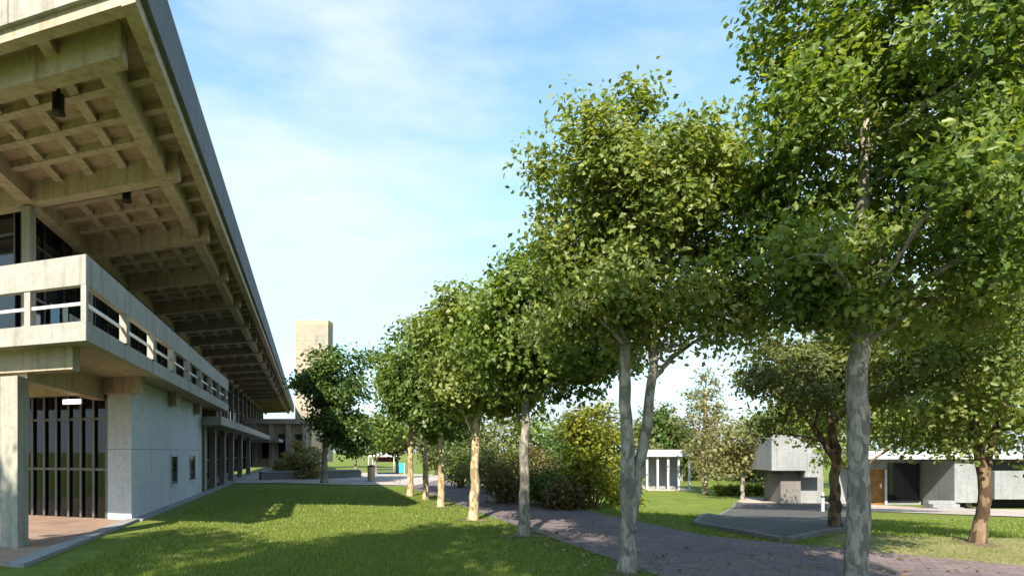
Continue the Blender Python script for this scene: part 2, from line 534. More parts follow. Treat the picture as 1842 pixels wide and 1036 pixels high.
def tree(name, base, label, stems, lobes, nclus, per, size, leaf, barkm, seed, r0=0.14, cat="tree", group=None,
         spread=0.26, bias=0.5, limbs=12, gap=0.33, seg=10, twig=True, slim=0.78, lobed=False, bough=0.0, nb=40):
    """stems: list of polylines (local) with radii; lobes: local ellipsoids (cx,cy,cz,rx,ry,rz)"""
    global rng
    r = np.random.default_rng(seed)
    root = empty(name, base, label, cat, group)
    L = np.array(lobes, float)
    vol = L[:, 3] * L[:, 4] * L[:, 5]
    pk = r.choice(len(L), nclus * 4, p=vol / vol.sum())
    d = r.normal(size=(nclus * 4, 3))
    d /= np.linalg.norm(d, axis=1)[:, None]
    rad = bias + (1 - bias) * r.random(nclus * 4) ** 0.6
    rad = np.where(r.random(nclus * 4) < 0.25, r.random(nclus * 4) ** 0.5, rad)
    lump = 1 + 0.16 * np.sin(d[:, 0] * 4.1 + seed) * np.sin(d[:, 1] * 5.3 + seed * 2) + 0.13 * np.sin(d[:, 2] * 6.7 + d[:, 0] * 3 + seed * 3)
    C = L[pk, :3] + d * (rad * lump)[:, None] * L[pk, 3:]
    fr = 1.9 / (np.mean(L[:, 3:]) + 0.2)
    ph = r.uniform(0, 6, 6)
    fld = (np.sin(C[:, 0] * fr * 1.7 + ph[0]) * np.sin(C[:, 1] * fr * 1.9 + ph[1]) + np.sin(C[:, 2] * fr * 2.1 + ph[2]) * np.sin(C[:, 0] * fr * 1.3 + C[:, 1] * fr + ph[3]))
    keep = fld > np.quantile(fld, gap * 0.75)
    C = C[keep]
    tb = np.zeros(min(nclus, len(C)))
    if bough > 0:                       # clusters gathered into boughs with gaps between them
        B0 = []
        for c in C:
            if all(np.linalg.norm((c - q) * (1, 1, 1.25)) > bough * 1.25 for q in B0):
                B0.append(c)
            if len(B0) >= nb:
                break
        B0 = np.array(B0)
        kb = r.integers(0, len(B0), nclus)
        rb = bough * r.uniform(0.7, 1.25, len(B0))[kb]
        o_ = np.clip(r.normal(size=(nclus, 3)), -1.7, 1.7) * 0.47
        o_[:, 2] *= 0.7
        C = B0[kb] + o_ * rb[:, None]
        tb = (r.normal(size=len(B0)) * 0.10)[kb]
    else:
        C = C[:nclus]
    # wood
    rng = np.random.default_rng(seed + 1)
    mb = MB()
    leader = None
    for pts, rr in stems:
        pts = np.array(pts, float)
        t = np.linspace(0, 1, len(pts))
        tt = np.linspace(0, 1, max(10, len(pts) * 5)) ** 1.25
        P = np.stack([np.interp(tt, t, pts[:, k]) for k in range(3)], 1)
        P[1:, :2] += r.normal(size=(len(tt) - 1, 2)) * rr[0] * 0.10
        rad_ = np.interp(tt, np.linspace(0, 1, len(rr)), rr)
        if pts[0][2] <= 0.01:
            rad_ = rad_ * (1 + 0.55 * np.exp(-P[:, 2] / 0.10) + 0.04 * np.sin(P[:, 2] * 5 + seed))
            P[0, 2] = -0.12
        mb.tube(P, rad_, seg, wob=0.04)
        if leader is None:
            leader, lrad = P, rad_
        elif pts[0][2] < 2.0:
            leader, lrad = np.concatenate([leader, P]), np.concatenate([lrad, rad_])
    zlo = L[:, 2].min() - L[:, 5].max() * 0.75
    cand = np.where(leader[:, 2] > min(zlo, leader[:, 2].max() * 0.8))[0]
    limb_pts = [leader[cand]]
    ends = C[r.choice(len(C), min(limbs * 5, len(C)), replace=False)]
    chosen = []
    for e in ends:
        if all(np.linalg.norm(e - c) > 0.55 * np.mean(L[:, 3]) for c in chosen):
            chosen.append(e)
        if len(chosen) >= limbs:
            break
    for e in chosen:
        h = np.linalg.norm(leader[cand] - (e - np.array([0, 0, 0.55 * np.linalg.norm(e[:2] - leader[cand][0][:2])])), axis=1)
        i = cand[int(np.argmin(h))]
        p0 = leader[i]
        m = (p0 + e) / 2 + np.array([0, 0, 0.12 * np.linalg.norm(e - p0)]) + r.normal(size=3) * 0.06
        B = bez(p0, m, e, 9)
        rs = np.linspace(min(lrad[i] * 0.6, r0 * 0.30), r0 * 0.06, 9)
        mb.tube(B, rs, 6)
        limb_pts.append(B[2:])
    LP = np.concatenate(limb_pts)
    if twig:
        for c in C[:: 2 if nclus > 240 else 1]:
            dd = np.linalg.norm(LP - c, axis=1) + np.where(LP[:, 2] > c[2], 0.3, 0)
            if dd.min() > 0.9:
                continue
            p0 = LP[int(np.argmin(dd))]
            B = bez(p0, (p0 + c) / 2 + np.array([0, 0, 0.08]), c, 4)
            mb.tube(B, np.linspace(r0 * 0.09, r0 * 0.03, 4), 4, cap=False)
    mb.build("trunk", barkm, root)
    # leaves
    cen = np.average(L[:, :3], axis=0, weights=vol)
    k = np.repeat(np.arange(len(C)), per)
    cs = spread * r.uniform(0.7, 1.3, len(C))[k]
    off = np.clip(r.normal(size=(len(k), 3)), -1.8, 1.8) * cs[:, None]
    off[:, 2] *= 0.75
    pos = C[k] + off
    outw = pos - cen
    outw /= np.linalg.norm(outw, axis=1)[:, None] + 1e-9
    nrm = outw * 0.55 + np.array([0, 0, 0.55]) + r.normal(size=(len(k), 3)) * 0.62
    tsh = (r.normal(size=len(C)) * 0.14 + tb[:len(C)])[k]
    leaf_mesh("crown", pos, nrm, size, leaf, root, seed + 5, tsh, slim, lobed)
    return root


def lobe_px(base, px, py, d, rx, rz, ry=None):
    """an ellipsoid of the crown, local to the tree's base, in metres"""
    x, y, z = sp(px, py, d)
    return (x - base[0], y - base[1], z - base[2], rx, ry or rx, rz)


def rise(h, lean=(0, 0), k=5):
    return [(lean[0] * i / (k - 1), lean[1] * i / (k - 1), h * i / (k - 1)) for i in range(k)]


ROW = "trees in the row between lawn and path"
# large tree standing in the paving at the right
b = (3.88, 6.9, G(3.88, 6.9))
tree("broadleaf_tree", b, "largest tree, tall grey trunk standing in brick paving, crown overhanging the path", [
    ([(0, 0, 0), (0.03, 0, 1.5), (0.06, 0.02, 3.0), (0.12, 0.05, 4.6), (0.16, 0.1, 6.6)], [0.132, 0.118, 0.11, 0.09, 0.055, 0.02]),
    ([(0.06, 0.02, 2.75), (0.35, 0.1, 3.7), (0.75, 0.2, 5.0)], [0.06, 0.045, 0.02])],
    [lobe_px(b, 1580, 330, 6.9, 1.55, 1.85, 1.5), lobe_px(b, 1610, 40, 6.8, 1.35, 1.35), lobe_px(b, 1790, 230, 7.2, 1.2, 1.5),
     lobe_px(b, 1480, 110, 6.7, 0.85, 0.9), lobe_px(b, 1440, 480, 7.3, 0.85, 0.8), lobe_px(b, 1680, 500, 7.2, 1.2, 0.8)],
    900, 60, 0.086, M["leaf"], M["bark"], 3, 0.15, limbs=13, spread=0.18, lobed=True, bough=0.44, nb=72)
# the row
b = (1.53, 8.07, G(1.53, 8.07))
tree("broadleaf_tree", b, "tree with two grey stems forking low, nearest in the row beside the lawn", [
    ([(0, 0, 0), (0, 0, 1.2), (-0.04, 0, 2.4), (-0.02, 0.03, 3.8), (0.0, 0.08, 6.0)], [0.108, 0.094, 0.076, 0.06, 0.015]),
    ([(0.02, 0, 0.55), (0.10, 0.02, 1.1), (0.24, 0.02, 1.9), (0.36, 0.05, 2.9), (0.62, 0.1, 4.6)], [0.08, 0.075, 0.07, 0.058, 0.02]),
    ([(0.33, 0.05, 2.55), (0.6, 0.05, 2.85), (1.1, 0.1, 3.2)], [0.04, 0.03, 0.012])],
    [lobe_px(b, 1145, 400, 8.07, 1.15, 1.35), lobe_px(b, 1145, 285, 8.1, 0.72, 0.72), lobe_px(b, 1065, 370, 8.1, 0.68, 0.8),
     lobe_px(b, 1260, 350, 8.3, 0.8, 0.95), lobe_px(b, 1215, 560, 8.2, 1.2, 0.5), lobe_px(b, 1080, 540, 8.1, 0.65, 0.55)],
    700, 56, 0.081, M["leafy"], M["bark"], 8, 0.13, limbs=14, group=ROW, spread=0.165, lobed=True, bough=0.37, nb=66)
b = at(943, 965)
tree("broadleaf_tree", b, "tree with shaded grey trunk at the lawn edge, second nearest of the path row", [
    ([(0, 0, 0), (0, 0, 1.4), (0.04, 0, 2.8), (0.06, 0, 4.6)], [0.105, 0.09, 0.075, 0.02])],
    [lobe_px(b, 985, 590, b[1], 1.2, 1.2), lobe_px(b, 935, 530, b[1], 0.75, 0.65), lobe_px(b, 1010, 520, b[1] + 0.2, 0.75, 0.75), lobe_px(b, 1000, 650, b[1], 1.3, 0.55)],
    480, 44, 0.11, M["leaf"], M["bark"], 12, 0.12, group=ROW, spread=0.19, lobed=True, bough=0.38, nb=56)
b = at(852, 936)
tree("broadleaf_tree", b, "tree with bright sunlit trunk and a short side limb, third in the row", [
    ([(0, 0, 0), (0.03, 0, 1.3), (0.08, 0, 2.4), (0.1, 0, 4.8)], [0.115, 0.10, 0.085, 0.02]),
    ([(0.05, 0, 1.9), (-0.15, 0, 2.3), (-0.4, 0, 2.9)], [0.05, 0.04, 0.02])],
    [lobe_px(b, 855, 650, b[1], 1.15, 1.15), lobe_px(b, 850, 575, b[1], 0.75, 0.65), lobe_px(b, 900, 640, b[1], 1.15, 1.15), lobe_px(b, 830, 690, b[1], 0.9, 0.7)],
    380, 42, 0.125, M["leafy"], M["tanbark_sunlit"], 17, 0.12, group=ROW, spread=0.20, bough=0.42, nb=40)
b = at(793, 912)
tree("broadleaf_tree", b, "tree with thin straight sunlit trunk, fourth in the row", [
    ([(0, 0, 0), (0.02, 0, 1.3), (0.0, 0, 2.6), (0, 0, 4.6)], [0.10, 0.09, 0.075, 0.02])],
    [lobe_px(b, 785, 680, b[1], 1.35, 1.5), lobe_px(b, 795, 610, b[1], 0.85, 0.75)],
    330, 40, 0.13, M["leafd"], M["tanbark_sunlit"], 23, 0.11, group=ROW, spread=0.22, bough=0.42, nb=34)
b = at(765, 899)
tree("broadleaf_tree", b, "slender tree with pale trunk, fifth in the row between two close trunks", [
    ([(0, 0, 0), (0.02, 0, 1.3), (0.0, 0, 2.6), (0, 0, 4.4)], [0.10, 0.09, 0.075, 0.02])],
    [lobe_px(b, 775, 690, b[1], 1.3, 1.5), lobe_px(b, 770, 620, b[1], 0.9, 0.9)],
    260, 36, 0.14, M["leaf"], M["tanbark_sunlit"], 29, 0.11, group=ROW, spread=0.25)
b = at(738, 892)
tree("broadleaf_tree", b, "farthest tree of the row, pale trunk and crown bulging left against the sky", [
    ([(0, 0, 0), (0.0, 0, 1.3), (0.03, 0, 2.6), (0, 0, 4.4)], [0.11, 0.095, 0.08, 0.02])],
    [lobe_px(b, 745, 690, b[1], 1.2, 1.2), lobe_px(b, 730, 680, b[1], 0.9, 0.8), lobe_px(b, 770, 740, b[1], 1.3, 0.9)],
    290, 36, 0.14, M["leaf"], M["tanbark_sunlit"], 31, 0.11, group=ROW, spread=0.24, bough=0.42, nb=26)

# far left tree in front of the tower
b = at(583, 869)
tree("round_tree", b, "dense round tree in front of the beige tower", [
    ([(0, 0, 0), (0.05, 0, 1.8), (0.2, 0, 3.4), (0.4, 0, 5.2)], [0.17, 0.14, 0.11, 0.03])],
    [lobe_px(b, 600, 690, b[1], 1.7, 1.55), lobe_px(b, 630, 660, b[1], 1.0, 0.9), lobe_px(b, 575, 680, b[1], 1.0, 0.9), lobe_px(b, 610, 770, b[1], 1.45, 1.3)],
    300, 40, 0.18, M["leafd"], M["bark"], 37, 0.15, spread=0.28, bough=0.55, nb=30)
for px, py, cy, rx, rz, d, lf, lab in (
        (676, 860, 778, 2.1, 1.35, 46, "leaf", "small green tree right of the round tree at the far end of the lawn"),
        (640, 858, 788, 1.9, 1.3, 52, "leafd", "small dark tree behind the dense round tree"),
        (715, 858, 790, 1.5, 0.9, 50, "leafo", "small olive tree far behind the row's last trunk")):
    x, y, z = sp(px, py, d)
    b = (x, y, G(x, y))
    tree("small_tree", b, lab, [([(0, 0, 0), (0, 0, 1.2), (0, 0, 2.8)], [0.14, 0.11, 0.03])],
         [lobe_px(b, px, cy, d, rx, rz)], 120, 24, 0.30, M[lf], M["bark"], int(px), 0.13, spread=0.4)

# trees at the right
b = at(1502, 952)
tree("broadleaf_tree", b, "leaning brown tree with olive crown behind the asphalt pad, left of the big grey trunk", [
    ([(0, 0, 0), (0.0, 0, 0.9), (0.02, 0, 1.7), (-0.15, 0, 2.6), (-0.35, 0, 3.6)], [0.13, 0.11, 0.095, 0.075, 0.02]),
    ([(0.01, 0, 1.5), (-0.4, 0.1, 2.2), (-0.8, 0.2, 2.9)], [0.08, 0.06, 0.03])],
    [lobe_px(b, 1430, 680, b[1], 1.25, 1.1), lobe_px(b, 1520, 660, b[1], 1.3, 1.1), lobe_px(b, 1365, 680, b[1] + .3, 0.8, 0.8), lobe_px(b, 1420, 610, b[1] + .5, 0.9, 0.7), lobe_px(b, 1490, 820, b[1], 0.32, 0.6), lobe_px(b, 1450, 790, b[1] + .4, 0.45, 0.3)],
    330, 36, 0.10, M["leafo"], M["brownbark"], 43, 0.13, spread=0.2, bough=0.32, nb=46)
b = at(1760, 978)
tree("broadleaf_tree", b, "brown forked tree with bright yellow green crown on the sunlit grass at right", [
    ([(0, 0, 0), (0.10, 0, 0.9), (0.02, 0, 1.7), (-0.2, 0.1, 2.8), (-0.1, 0.1, 4.8)], [0.115, 0.095, 0.08, 0.06, 0.02]),
    ([(0.10, 0, 0.9), (0.24, 0.05, 1.6), (0.55, 0.1, 2.6), (0.8, 0.1, 3.8)], [0.065, 0.06, 0.045, 0.02])],
    [lobe_px(b, 1750, 650, b[1], 1.45, 1.35), lobe_px(b, 1660, 620, b[1] + .8, 0.9, 0.9), lobe_px(b, 1830, 430, b[1] + .4, 1.2, 1.5), lobe_px(b, 1690, 740, b[1] + .4, 0.75, 0.6), lobe_px(b, 1840, 750, b[1], 0.9, 0.75), lobe_px(b, 1770, 770, b[1] + .9, 0.6, 0.4)],
    560, 42, 0.095, M["leafy"], M["brownbark"], 47, 0.14, spread=0.2, limbs=14, bough=0.38, nb=56)
x, y, z = sp(1546, 905, 25)
b = (x, y, G(x, y))
tree("broadleaf_tree", b, "wide olive tree whose trunk stands behind the big grey trunk", [
    ([(0, 0, 0), (0.0, 0, 1.5), (0.02, 0, 3.0), (0, 0, 5.5)], [0.2, 0.17, 0.14, 0.04])],
    [lobe_px(b, 1590, 690, 25, 2.7, 2.0), lobe_px(b, 1670, 740, 25, 2.3, 1.3), lobe_px(b, 1500, 700, 25.5, 2.4, 1.9), lobe_px(b, 1420, 740, 25.5, 1.5, 0.9), lobe_px(b, 1480, 800, 25.5, 0.8, 0.9)],
    520, 38, 0.17, M["leafy"], M["brownbark"], 53, 0.2, spread=0.38, bough=0.7, nb=48)
x, y, z = sp(1336, 890, 40)
b = (x, y, G(x, y))
tree("broadleaf_tree", b, "pale sunlit small tree on thin trunk between pine and raised concrete block", [
    ([(0, 0, 0), (0.0, 0, 1.5), (0.1, 0, 3.0)], [0.13, 0.12, 0.04])],
    [lobe_px(b, 1335, 795, 40, 2.0, 1.6), lobe_px(b, 1310, 830, 40, 1.3, 1.0), lobe_px(b, 1370, 800, 40.5, 1.3, 1.3)],
    120, 26, 0.24, M["leafpale"], M["bark"], 59, 0.14, spread=0.4)
# pine
x, y, z = sp(1268, 890, 45)
b = (x, y, G(x, y))
pl = [lobe_px(b, 1268 + dx, yy, 45, rr, 0.42) for yy, rr, dx in ((672, .6, 0), (690, 1.0, 6), (712, 1.5, -4), (735, 1.6, 5), (757, 1.9, -6), (782, 1.8, 7), (808, 1.7, -5), (832, 1.5, 3))]
tree("pine_tree", b, "thin pine with bare pale trunk beside the white pavilion", [
    ([(0, 0, 0), (0.0, 0, 3.0), (0.05, 0, 6.0), (0.05, 0, 9.0)], [0.24, 0.2, 0.15, 0.03])],
    pl, 150, 22, 0.30, M["leafpale"], M["tanbark_sunlit"], 61, 0.17, cat="tree", spread=0.32, gap=0.1, slim=0.45, limbs=22)
# far trees behind everything
FT = [(1172, 870, 790, 60, 1.6, 2.6, "leafd"), (1196, 870, 785, 62, 1.4, 3.0, "leafo"), (1225, 872, 800, 64, 1.5, 2.2, "leafd"),
      (1260, 872, 830, 70, 3.4, 2.2, "leafpale"), (1345, 872, 830, 66, 3.2, 2.4, "leafo"), (1120, 866, 810, 56, 3.0, 2.6, "leafo"), (1052, 864, 800, 58, 3.2, 3.0, "leafd"),
      (980, 862, 800, 55, 3.0, 3.0, "leaf"), (905, 860, 800, 57, 3.0, 2.9, "leafo"), (838, 858, 805, 60, 2.6, 2.7, "leafd"), (785, 858, 806, 72, 2.2, 2.0, "leafo"),
      (1500, 880, 770, 52, 4.2, 3.0, "leafo"), (1640, 880, 760, 54, 4.6, 3.4, "leafd"), (1790, 880, 740, 52, 4.6, 4.0, "leafo"), (1420, 880, 780, 56, 3.4, 2.6, "leafd")]
for i, (px, py, cy, d, rx, rz, lf) in enumerate(FT):
    x, y, z = sp(px, py, d)
    b = (x, y, G(x, y))
    lab = {0: "narrow dark tree behind the pavilion roof, leftmost of three", 1: "tall narrow olive tree behind the pavilion roof, middle of three",
           2: "low dark tree behind the pavilion roof, rightmost of three", 3: "pale wide far tree behind the thin pine", 4: "far olive tree behind the pale small tree",
           5: "far olive tree behind the double stemmed tree", 6: "far dark tree behind the golden shrub", 7: "far green tree left of the golden shrub",
           8: "far olive tree behind the shaded row trunk", 9: "far dark tree behind the bright side limbed trunk", 10: "low olive far tree behind the thin straight row trunk",
           11: "far olive tree over the raised concrete block", 12: "far dark tree over the middle of the right hall roof", 13: "largest far tree at the right edge behind the yellow green crown",
           14: "far dark tree left of the raised concrete block"}[i]
    hc = EYE - (cy - HY) / F * d - b[2]
    tree("distant_tree", b, lab, [([(0, 0, 0), (0, 0, hc * 0.6), (0, 0, hc)], [0.18, 0.14, 0.04])],
         [lobe_px(b, px, cy, d, rx, rz)], 110, 24, 0.36, M[lf], M["bark"], 200 + i, 0.16, group="far trees beyond the site", spread=0.5, twig=False, seg=6)

# tall trees standing behind the photographer, they shade the near lawn and path
for i, (x, y, zc, rx, rz, lab) in enumerate((
        (-4.4, -4.0, 11.5, 2.7, 1.7, "tall tree behind the viewer that shades the middle of the lawn"),
        (-0.2, -4.2, 10.6, 2.0, 1.1, "tall tree behind the viewer that shades the near brick path"),
        (-9.4, -2.6, 9.8, 2.0, 1.4, "tall tree behind the viewer that shades the lawn by the columns"))):
    b = (x, y, G(x, y))
    tree("shade_tree", b, lab, [([(0, 0, 0), (0, 0, 4), (0.1, 0, zc)], [0.22, 0.18, 0.04])],
         [(0, 0, zc, rx, rx, rz)], 330, 36, 0.2, M["leaf"], M["bark"], 400 + i, 0.2, group="shade trees behind the viewer", spread=0.34, gap=0.5, bough=0.55, nb=40)


def shrub(base, label, lobes, ncl, per, size, leaf, seed, cat="shrub", spread=0.18, slim=0.7, stems=7, h=0.8):
    r = np.random.default_rng(seed)
    st = []
    for i in range(stems):
        a = i / stems * 6.283 + r.random()
        st.append(([(0.06 * math.cos(a), 0.06 * math.sin(a), 0), (0.2 * math.cos(a), 0.2 * math.sin(a), h * .5), (0.45 * math.cos(a), 0.45 * math.sin(a), h)], [0.03, 0.022, 0.008]))
    o = tree("shrub", base, label, st, lobes, ncl, per, size, leaf, M["brownbark"], seed, 0.05, cat, spread=spread, bias=0.55, limbs=8, gap=0.3, seg=5, slim=slim)
    for c in o.children:
        if c.name.startswith("trunk"): c.name = "stems"
        if c.name.startswith("crown"): c.name = "foliage"
    return o


x, y, z = sp(1068, 905, 17.5)
b = (x, y, G(x, y))
shrub(b, "tall golden green shrub behind the double stemmed tree", [lobe_px(b, 1072, 850, 17.5, 0.85, 0.7), lobe_px(b, 1060, 780, 17.5, 0.75, 0.7), lobe_px(b, 1085, 745, 17.5, 0.5, 0.35), lobe_px(b, 1040, 760, 17.6, .4, .4)],
      190, 28, 0.12, M["leafgold"], 71, h=1.6)
for i, (px, d, py, rx, rz, lf, lab) in enumerate((
        (905, 19.0, 868, 0.62, 0.6, "leafrust", "rust coloured shrub between the bright trunk and the shaded trunk"),
        (985, 18.2, 872, 0.75, 0.55, "leafd", "dark green shrub right of the shaded trunk of the row"),
        (1020, 17.0, 893, 0.45, 0.28, "leafrust", "low reddish shrub at the foot of the golden shrub"),
        (960, 21.0, 840, 0.8, 0.7, "leafrust", "tall russet shrub behind the shaded trunk of the row"),
        (880, 24.0, 838, 0.8, 0.8, "leafo", "olive shrub behind the bright trunk of the row"),
        (828, 27.0, 835, 0.95, 0.9, "leafo", "grey green shrub between the thin trunk and the bright trunk"),
        (1002, 23.0, 815, 1.0, 0.9, "leafd", "deep green shrub behind the russet shrub"),
        (545, 36.0, 835, 1.0, 1.2, "leafpale", "pale yellow shrub left of the dense round tree"),
        (520, 42.0, 842, 1.0, 0.9, "leafo", "olive shrub under the end of the long canopy"),
        (1118, 19.5, 880, 0.5, 0.5, "leafgold", "small golden shrub right of the tall golden shrub"))):
    x, y, z = sp(px, py, d)
    b = (x, y, G(x, y))
    hz_ = max(0.35, z - b[2])
    shrub(b, lab, [(0, 0, hz_, rx, rx, rz), (0.25 * rx, 0, hz_ * .55, rx * .9, rx * .9, hz_ * .5)], 90, 24, 0.11 if d < 30 else 0.2, M[lf], 80 + i, h=hz_, spread=0.2)

# ------------------------------------------------------------------ bare soil round the trunks
M["soil"] = plain("bare_soil", (0.13, 0.10, 0.065), 0.95, 0, 0.4, 14.0)
for i, (x, y) in enumerate([(1.53, 8.07)] + [at(*p)[:2] for p in ((943, 965), (852, 936), (793, 912), (1502, 952), (1760, 978))]):
    r = np.random.default_rng(600 + i)
    k = 22
    th = np.arange(k) / k * 6.283
    rr_ = (0.34 + 0.10 * np.sin(th * 2 + i) + 0.05 * r.normal(size=k)) * (1.15 if i > 3 else 1)
    P = [(x + math.cos(t_) * q_, y + math.sin(t_) * q_ * 0.9) for t_, q_ in zip(th, rr_)]
    mb = MB()
    mb.add([(x, y, G(x, y) + 0.035)] + [(px, py, G(px, py) + 0.012) for px, py in P], [(0, 1 + j, 1 + (j + 1) % k) for j in range(k)], True)
    tag(mb.build("bare_soil", M["soil"]), "patch of bare brown soil round a trunk", "soil", kind="structure")

# ------------------------------------------------------------------ grass
def grass(name, n, region, h, seed):
    r = np.random.default_rng(seed)
    P = region(r, n)
    x, y = P[:, 0], P[:, 1]
    N = len(x)
    z = gz(x, y)
    hh = h * r.uniform(0.5, 1.3, N)
    a = r.uniform(0, 6.283, N)
    w = 0.006 * (0.6 + y / 14)
    lx, ly = r.normal(0, 0.4, N) * hh, r.normal(0, 0.4, N) * hh
    V = np.empty((N, 3, 3))
    V[:, 0] = np.stack([x - np.cos(a) * w, y - np.sin(a) * w, z - 0.005], 1)
    V[:, 1] = np.stack([x + np.cos(a) * w, y + np.sin(a) * w, z - 0.005], 1)
    V[:, 2] = np.stack([x + lx, y + ly, z + hh], 1)
    me = bpy.data.meshes.new(name)
    me.vertices.add(N * 3)
    me.vertices.foreach_set("co", V.reshape(-1))
    me.loops.add(N * 3)
    me.loops.foreach_set("vertex_index", np.arange(N * 3, dtype=np.int32))
    me.polygons.add(N)
    me.polygons.foreach_set("loop_start", (np.arange(N) * 3).astype(np.int32))
    t = me.attributes.new("tint", "FLOAT", "FACE")
    t.data.foreach_set("value", np.clip(r.beta(2, 2, N), 0, 1).astype(np.float32))
    me.materials.append(M["turf"])
    me.update(calc_edges=True)
    o = bpy.data.objects.new(name, me)
    COL.objects.link(o)
    return o


M["turf"] = leafmat("grass_blades", (0.070, 0.115, 0.017), (0.140, 0.195, 0.034), (0.25, 0.275, 0.072), 0.35)


def reg_left(r, n):
    y = 6.5 + 20 * r.random(n) ** 1.7
    x = y * r.uniform(-0.88, 0.25, n)
    nn = NX * x + NY * y
    lim = 4.25 + 0.16 * r.random(n) ** 3
    k = (nn < lim) & (nn > -3.1)
    return np.stack([x, y], 1)[k]


def inside(px, py, poly):
    ok = np.zeros(len(px), bool)
    for (x0, y0), (x1, y1) in zip(poly, poly[1:] + poly[:1]):
        if y0 == y1: continue
        c = ((y0 > py) != (y1 > py)) & (px < (x1 - x0) * (py - y0) / (y1 - y0) + x0)
        ok ^= c
    return ok


def reg_right(r, n):
    y = 5.5 + 14.5 * r.random(n) ** 1.5
    x = y * r.uniform(0.1, 0.9, n)
    nn = NX * x + NY * y
    edge = 10.9 - 0.884 * (x - 4.32)
    px, py = CX + F * x / y, HY + F * (EYE - gz(x, y)) / y      # keep clear of the pad and the far path
    pad = inside(px, py, [(1412, 975), (1548, 953), (1523, 905), (1322, 904), (1253, 945)])
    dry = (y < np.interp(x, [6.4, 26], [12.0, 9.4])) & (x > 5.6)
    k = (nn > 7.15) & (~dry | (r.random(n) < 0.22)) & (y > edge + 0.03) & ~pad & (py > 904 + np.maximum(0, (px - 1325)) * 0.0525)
    return np.stack([x, y], 1)[k]


tag(grass("grass", 190000, reg_left, 0.045, 5), "short mown grass on the sloping lawn left of the path", "grass", kind="stuff")
tag(grass("grass", 90000, reg_right, 0.05, 6), "short grass on the lawn right of the path", "grass", kind="stuff")

# ------------------------------------------------------------------ the concrete building at the left
O = np.array([-6.51, 9.35])
U = np.array([-NY, NX])
W = np.array([-0.9468, 0.3218])


def ab(a, b_):
    p = a * U + b_ * W
    return (float(p[0]), float(p[1]))


def slab(mb, a0, a1, b0, b1, z0, z1):
    mb.hexa([ab(a0, b0), ab(a1, b0), ab(a1, b1), ab(a0, b1)], z0, z1)


def one(name, material, parent, *boxes):
    mb = MB()
    for bx in boxes:
        slab(mb, *bx)
    return mb.build(name, material, parent)


hall = empty("concrete_building", (O[0], O[1], 0), "long concrete building with deep overhanging coffered roof and balcony beside the lawn", "building")
BAY, A0, A1 = 4.15, -0.75, 92.0
BEAMS = [0.0 + BAY * k for k in range(22)]
roof = one("roof", M["panel"], hall, (A0 + 0.1, A1 - 0.1, -1.24, 12.0, 8.0, 8.55))
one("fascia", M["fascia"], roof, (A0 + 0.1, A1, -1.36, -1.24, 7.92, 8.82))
one("fascia", M["pale"], roof, (A0, A0 + 0.1, -1.36, 12.0, 7.92, 8.82))
one("edge_beam", M["soffit"], roof, (A0 + 0.1, A1 - 0.1, -1.24, -0.98, 7.72, 8.04))
one("edge_beam", M["soffit"], roof, (A0 + 0.1, A0 + 0.34, -0.98, 12.0, 7.74, 8.04))
for lo, hi in ((-0.42, -0.08), (3.8, 4.2)):
    one("long_beam", M["soffit"], roof, (0.02, A1 - 0.3, lo, hi, 7.56, 8.03))
for a in BEAMS:
    one("roof_beam", M["soffit"], roof, (a, a + 0.36, -0.72, 11.8, 7.50, 8.02))
ribs = MB()
for bb in (0.75, 2.7, 5.0, 7.2):
    slab(ribs, A0 + 0.34, 0.0, bb - 0.13, bb + 0.13, 7.79, 8.01)
for k, a in enumerate(BEAMS[:-1]):
    for j in (1, 2, 3):
        aa = a + 0.36 + (BAY - 0.36) * j / 4
        slab(ribs, aa - 0.11, aa + 0.11, -0.08, 3.8, 7.85, 8.01)
        slab(ribs, aa - 0.09, aa + 0.09, -0.98, -0.42, 7.85, 8.01)
        if k < 4:
            slab(ribs, aa - 0.11, aa + 0.11, 4.2, 11.8, 7.85, 8.01)
    for bb in (0.85, 1.85, 2.85) + ((5.1, 6.2) if k < 4 else ()):
        slab(ribs, a + 0.36, a + BAY, bb - 0.12, bb + 0.12, 7.87, 8.01)
ribs.build("soffit_ribs", M["soffit"], roof)


def inv_ab(px, py, z):
    d = (z - EYE) * F / (HY - py)
    p = np.array([(px - CX) / F * d, d]) - O
    s = np.linalg.solve(np.stack([U, W], 1), p)
    return float(s[0]), float(s[1])


for px, py in ((105, 190), (228, 352)):
    a, bb = inv_ab(px, py, 7.6)
    x, y = ab(a, bb)
    mb = MB()
    mb.tube([(x, y, 7.98), (x, y, 7.80), (x, y, 7.801)], [0.03, 0.03, 0.03], 8)
    mb.tube([(x, y, 7.80), (x, y, 7.79), (x, y, 7.52), (x, y, 7.45)], [0.05, 0.09, 0.09, 0.11], 12)
    mb.build("soffit_lamp", M["black"], roof)

# balcony
bal = one("balcony", M["pale"], hall, (0, 17.5, 0, 0.16, 3.30, 3.60), (0, 0.16, 0.16, 11.8, 3.30, 3.60))
one("floor_slab", M["soffit"], bal, (0.16, 17.5, 0.16, 11.8, 3.33, 3.52))
one("upper_band", M["pale"], bal, (0, 17.5, 0, 0.14, 4.16, 4.62), (0, 0.14, 0.14, 11.8, 4.16, 4.62))
one("handrail", M["rail"], bal, (0.03, 17.5, 0.05, 0.09, 3.86, 3.91), (0.05, 0.09, 0.09, 11.8, 3.86, 3.91))
one("post", M["pale"], bal, (0.005, 0.12, 0.005, 0.12, 3.60, 4.16))
for k in range(1, 9):
    one("post", M["column"], bal, (k * 2.05, k * 2.05 + 0.16, -0.05, 0.13, 3.60, 4.16))
for bb in (1.25, 3.3, 5.4):
    one("post", M["pale"], bal, (0.02, 0.12, bb, bb + 0.14, 3.60, 4.16))
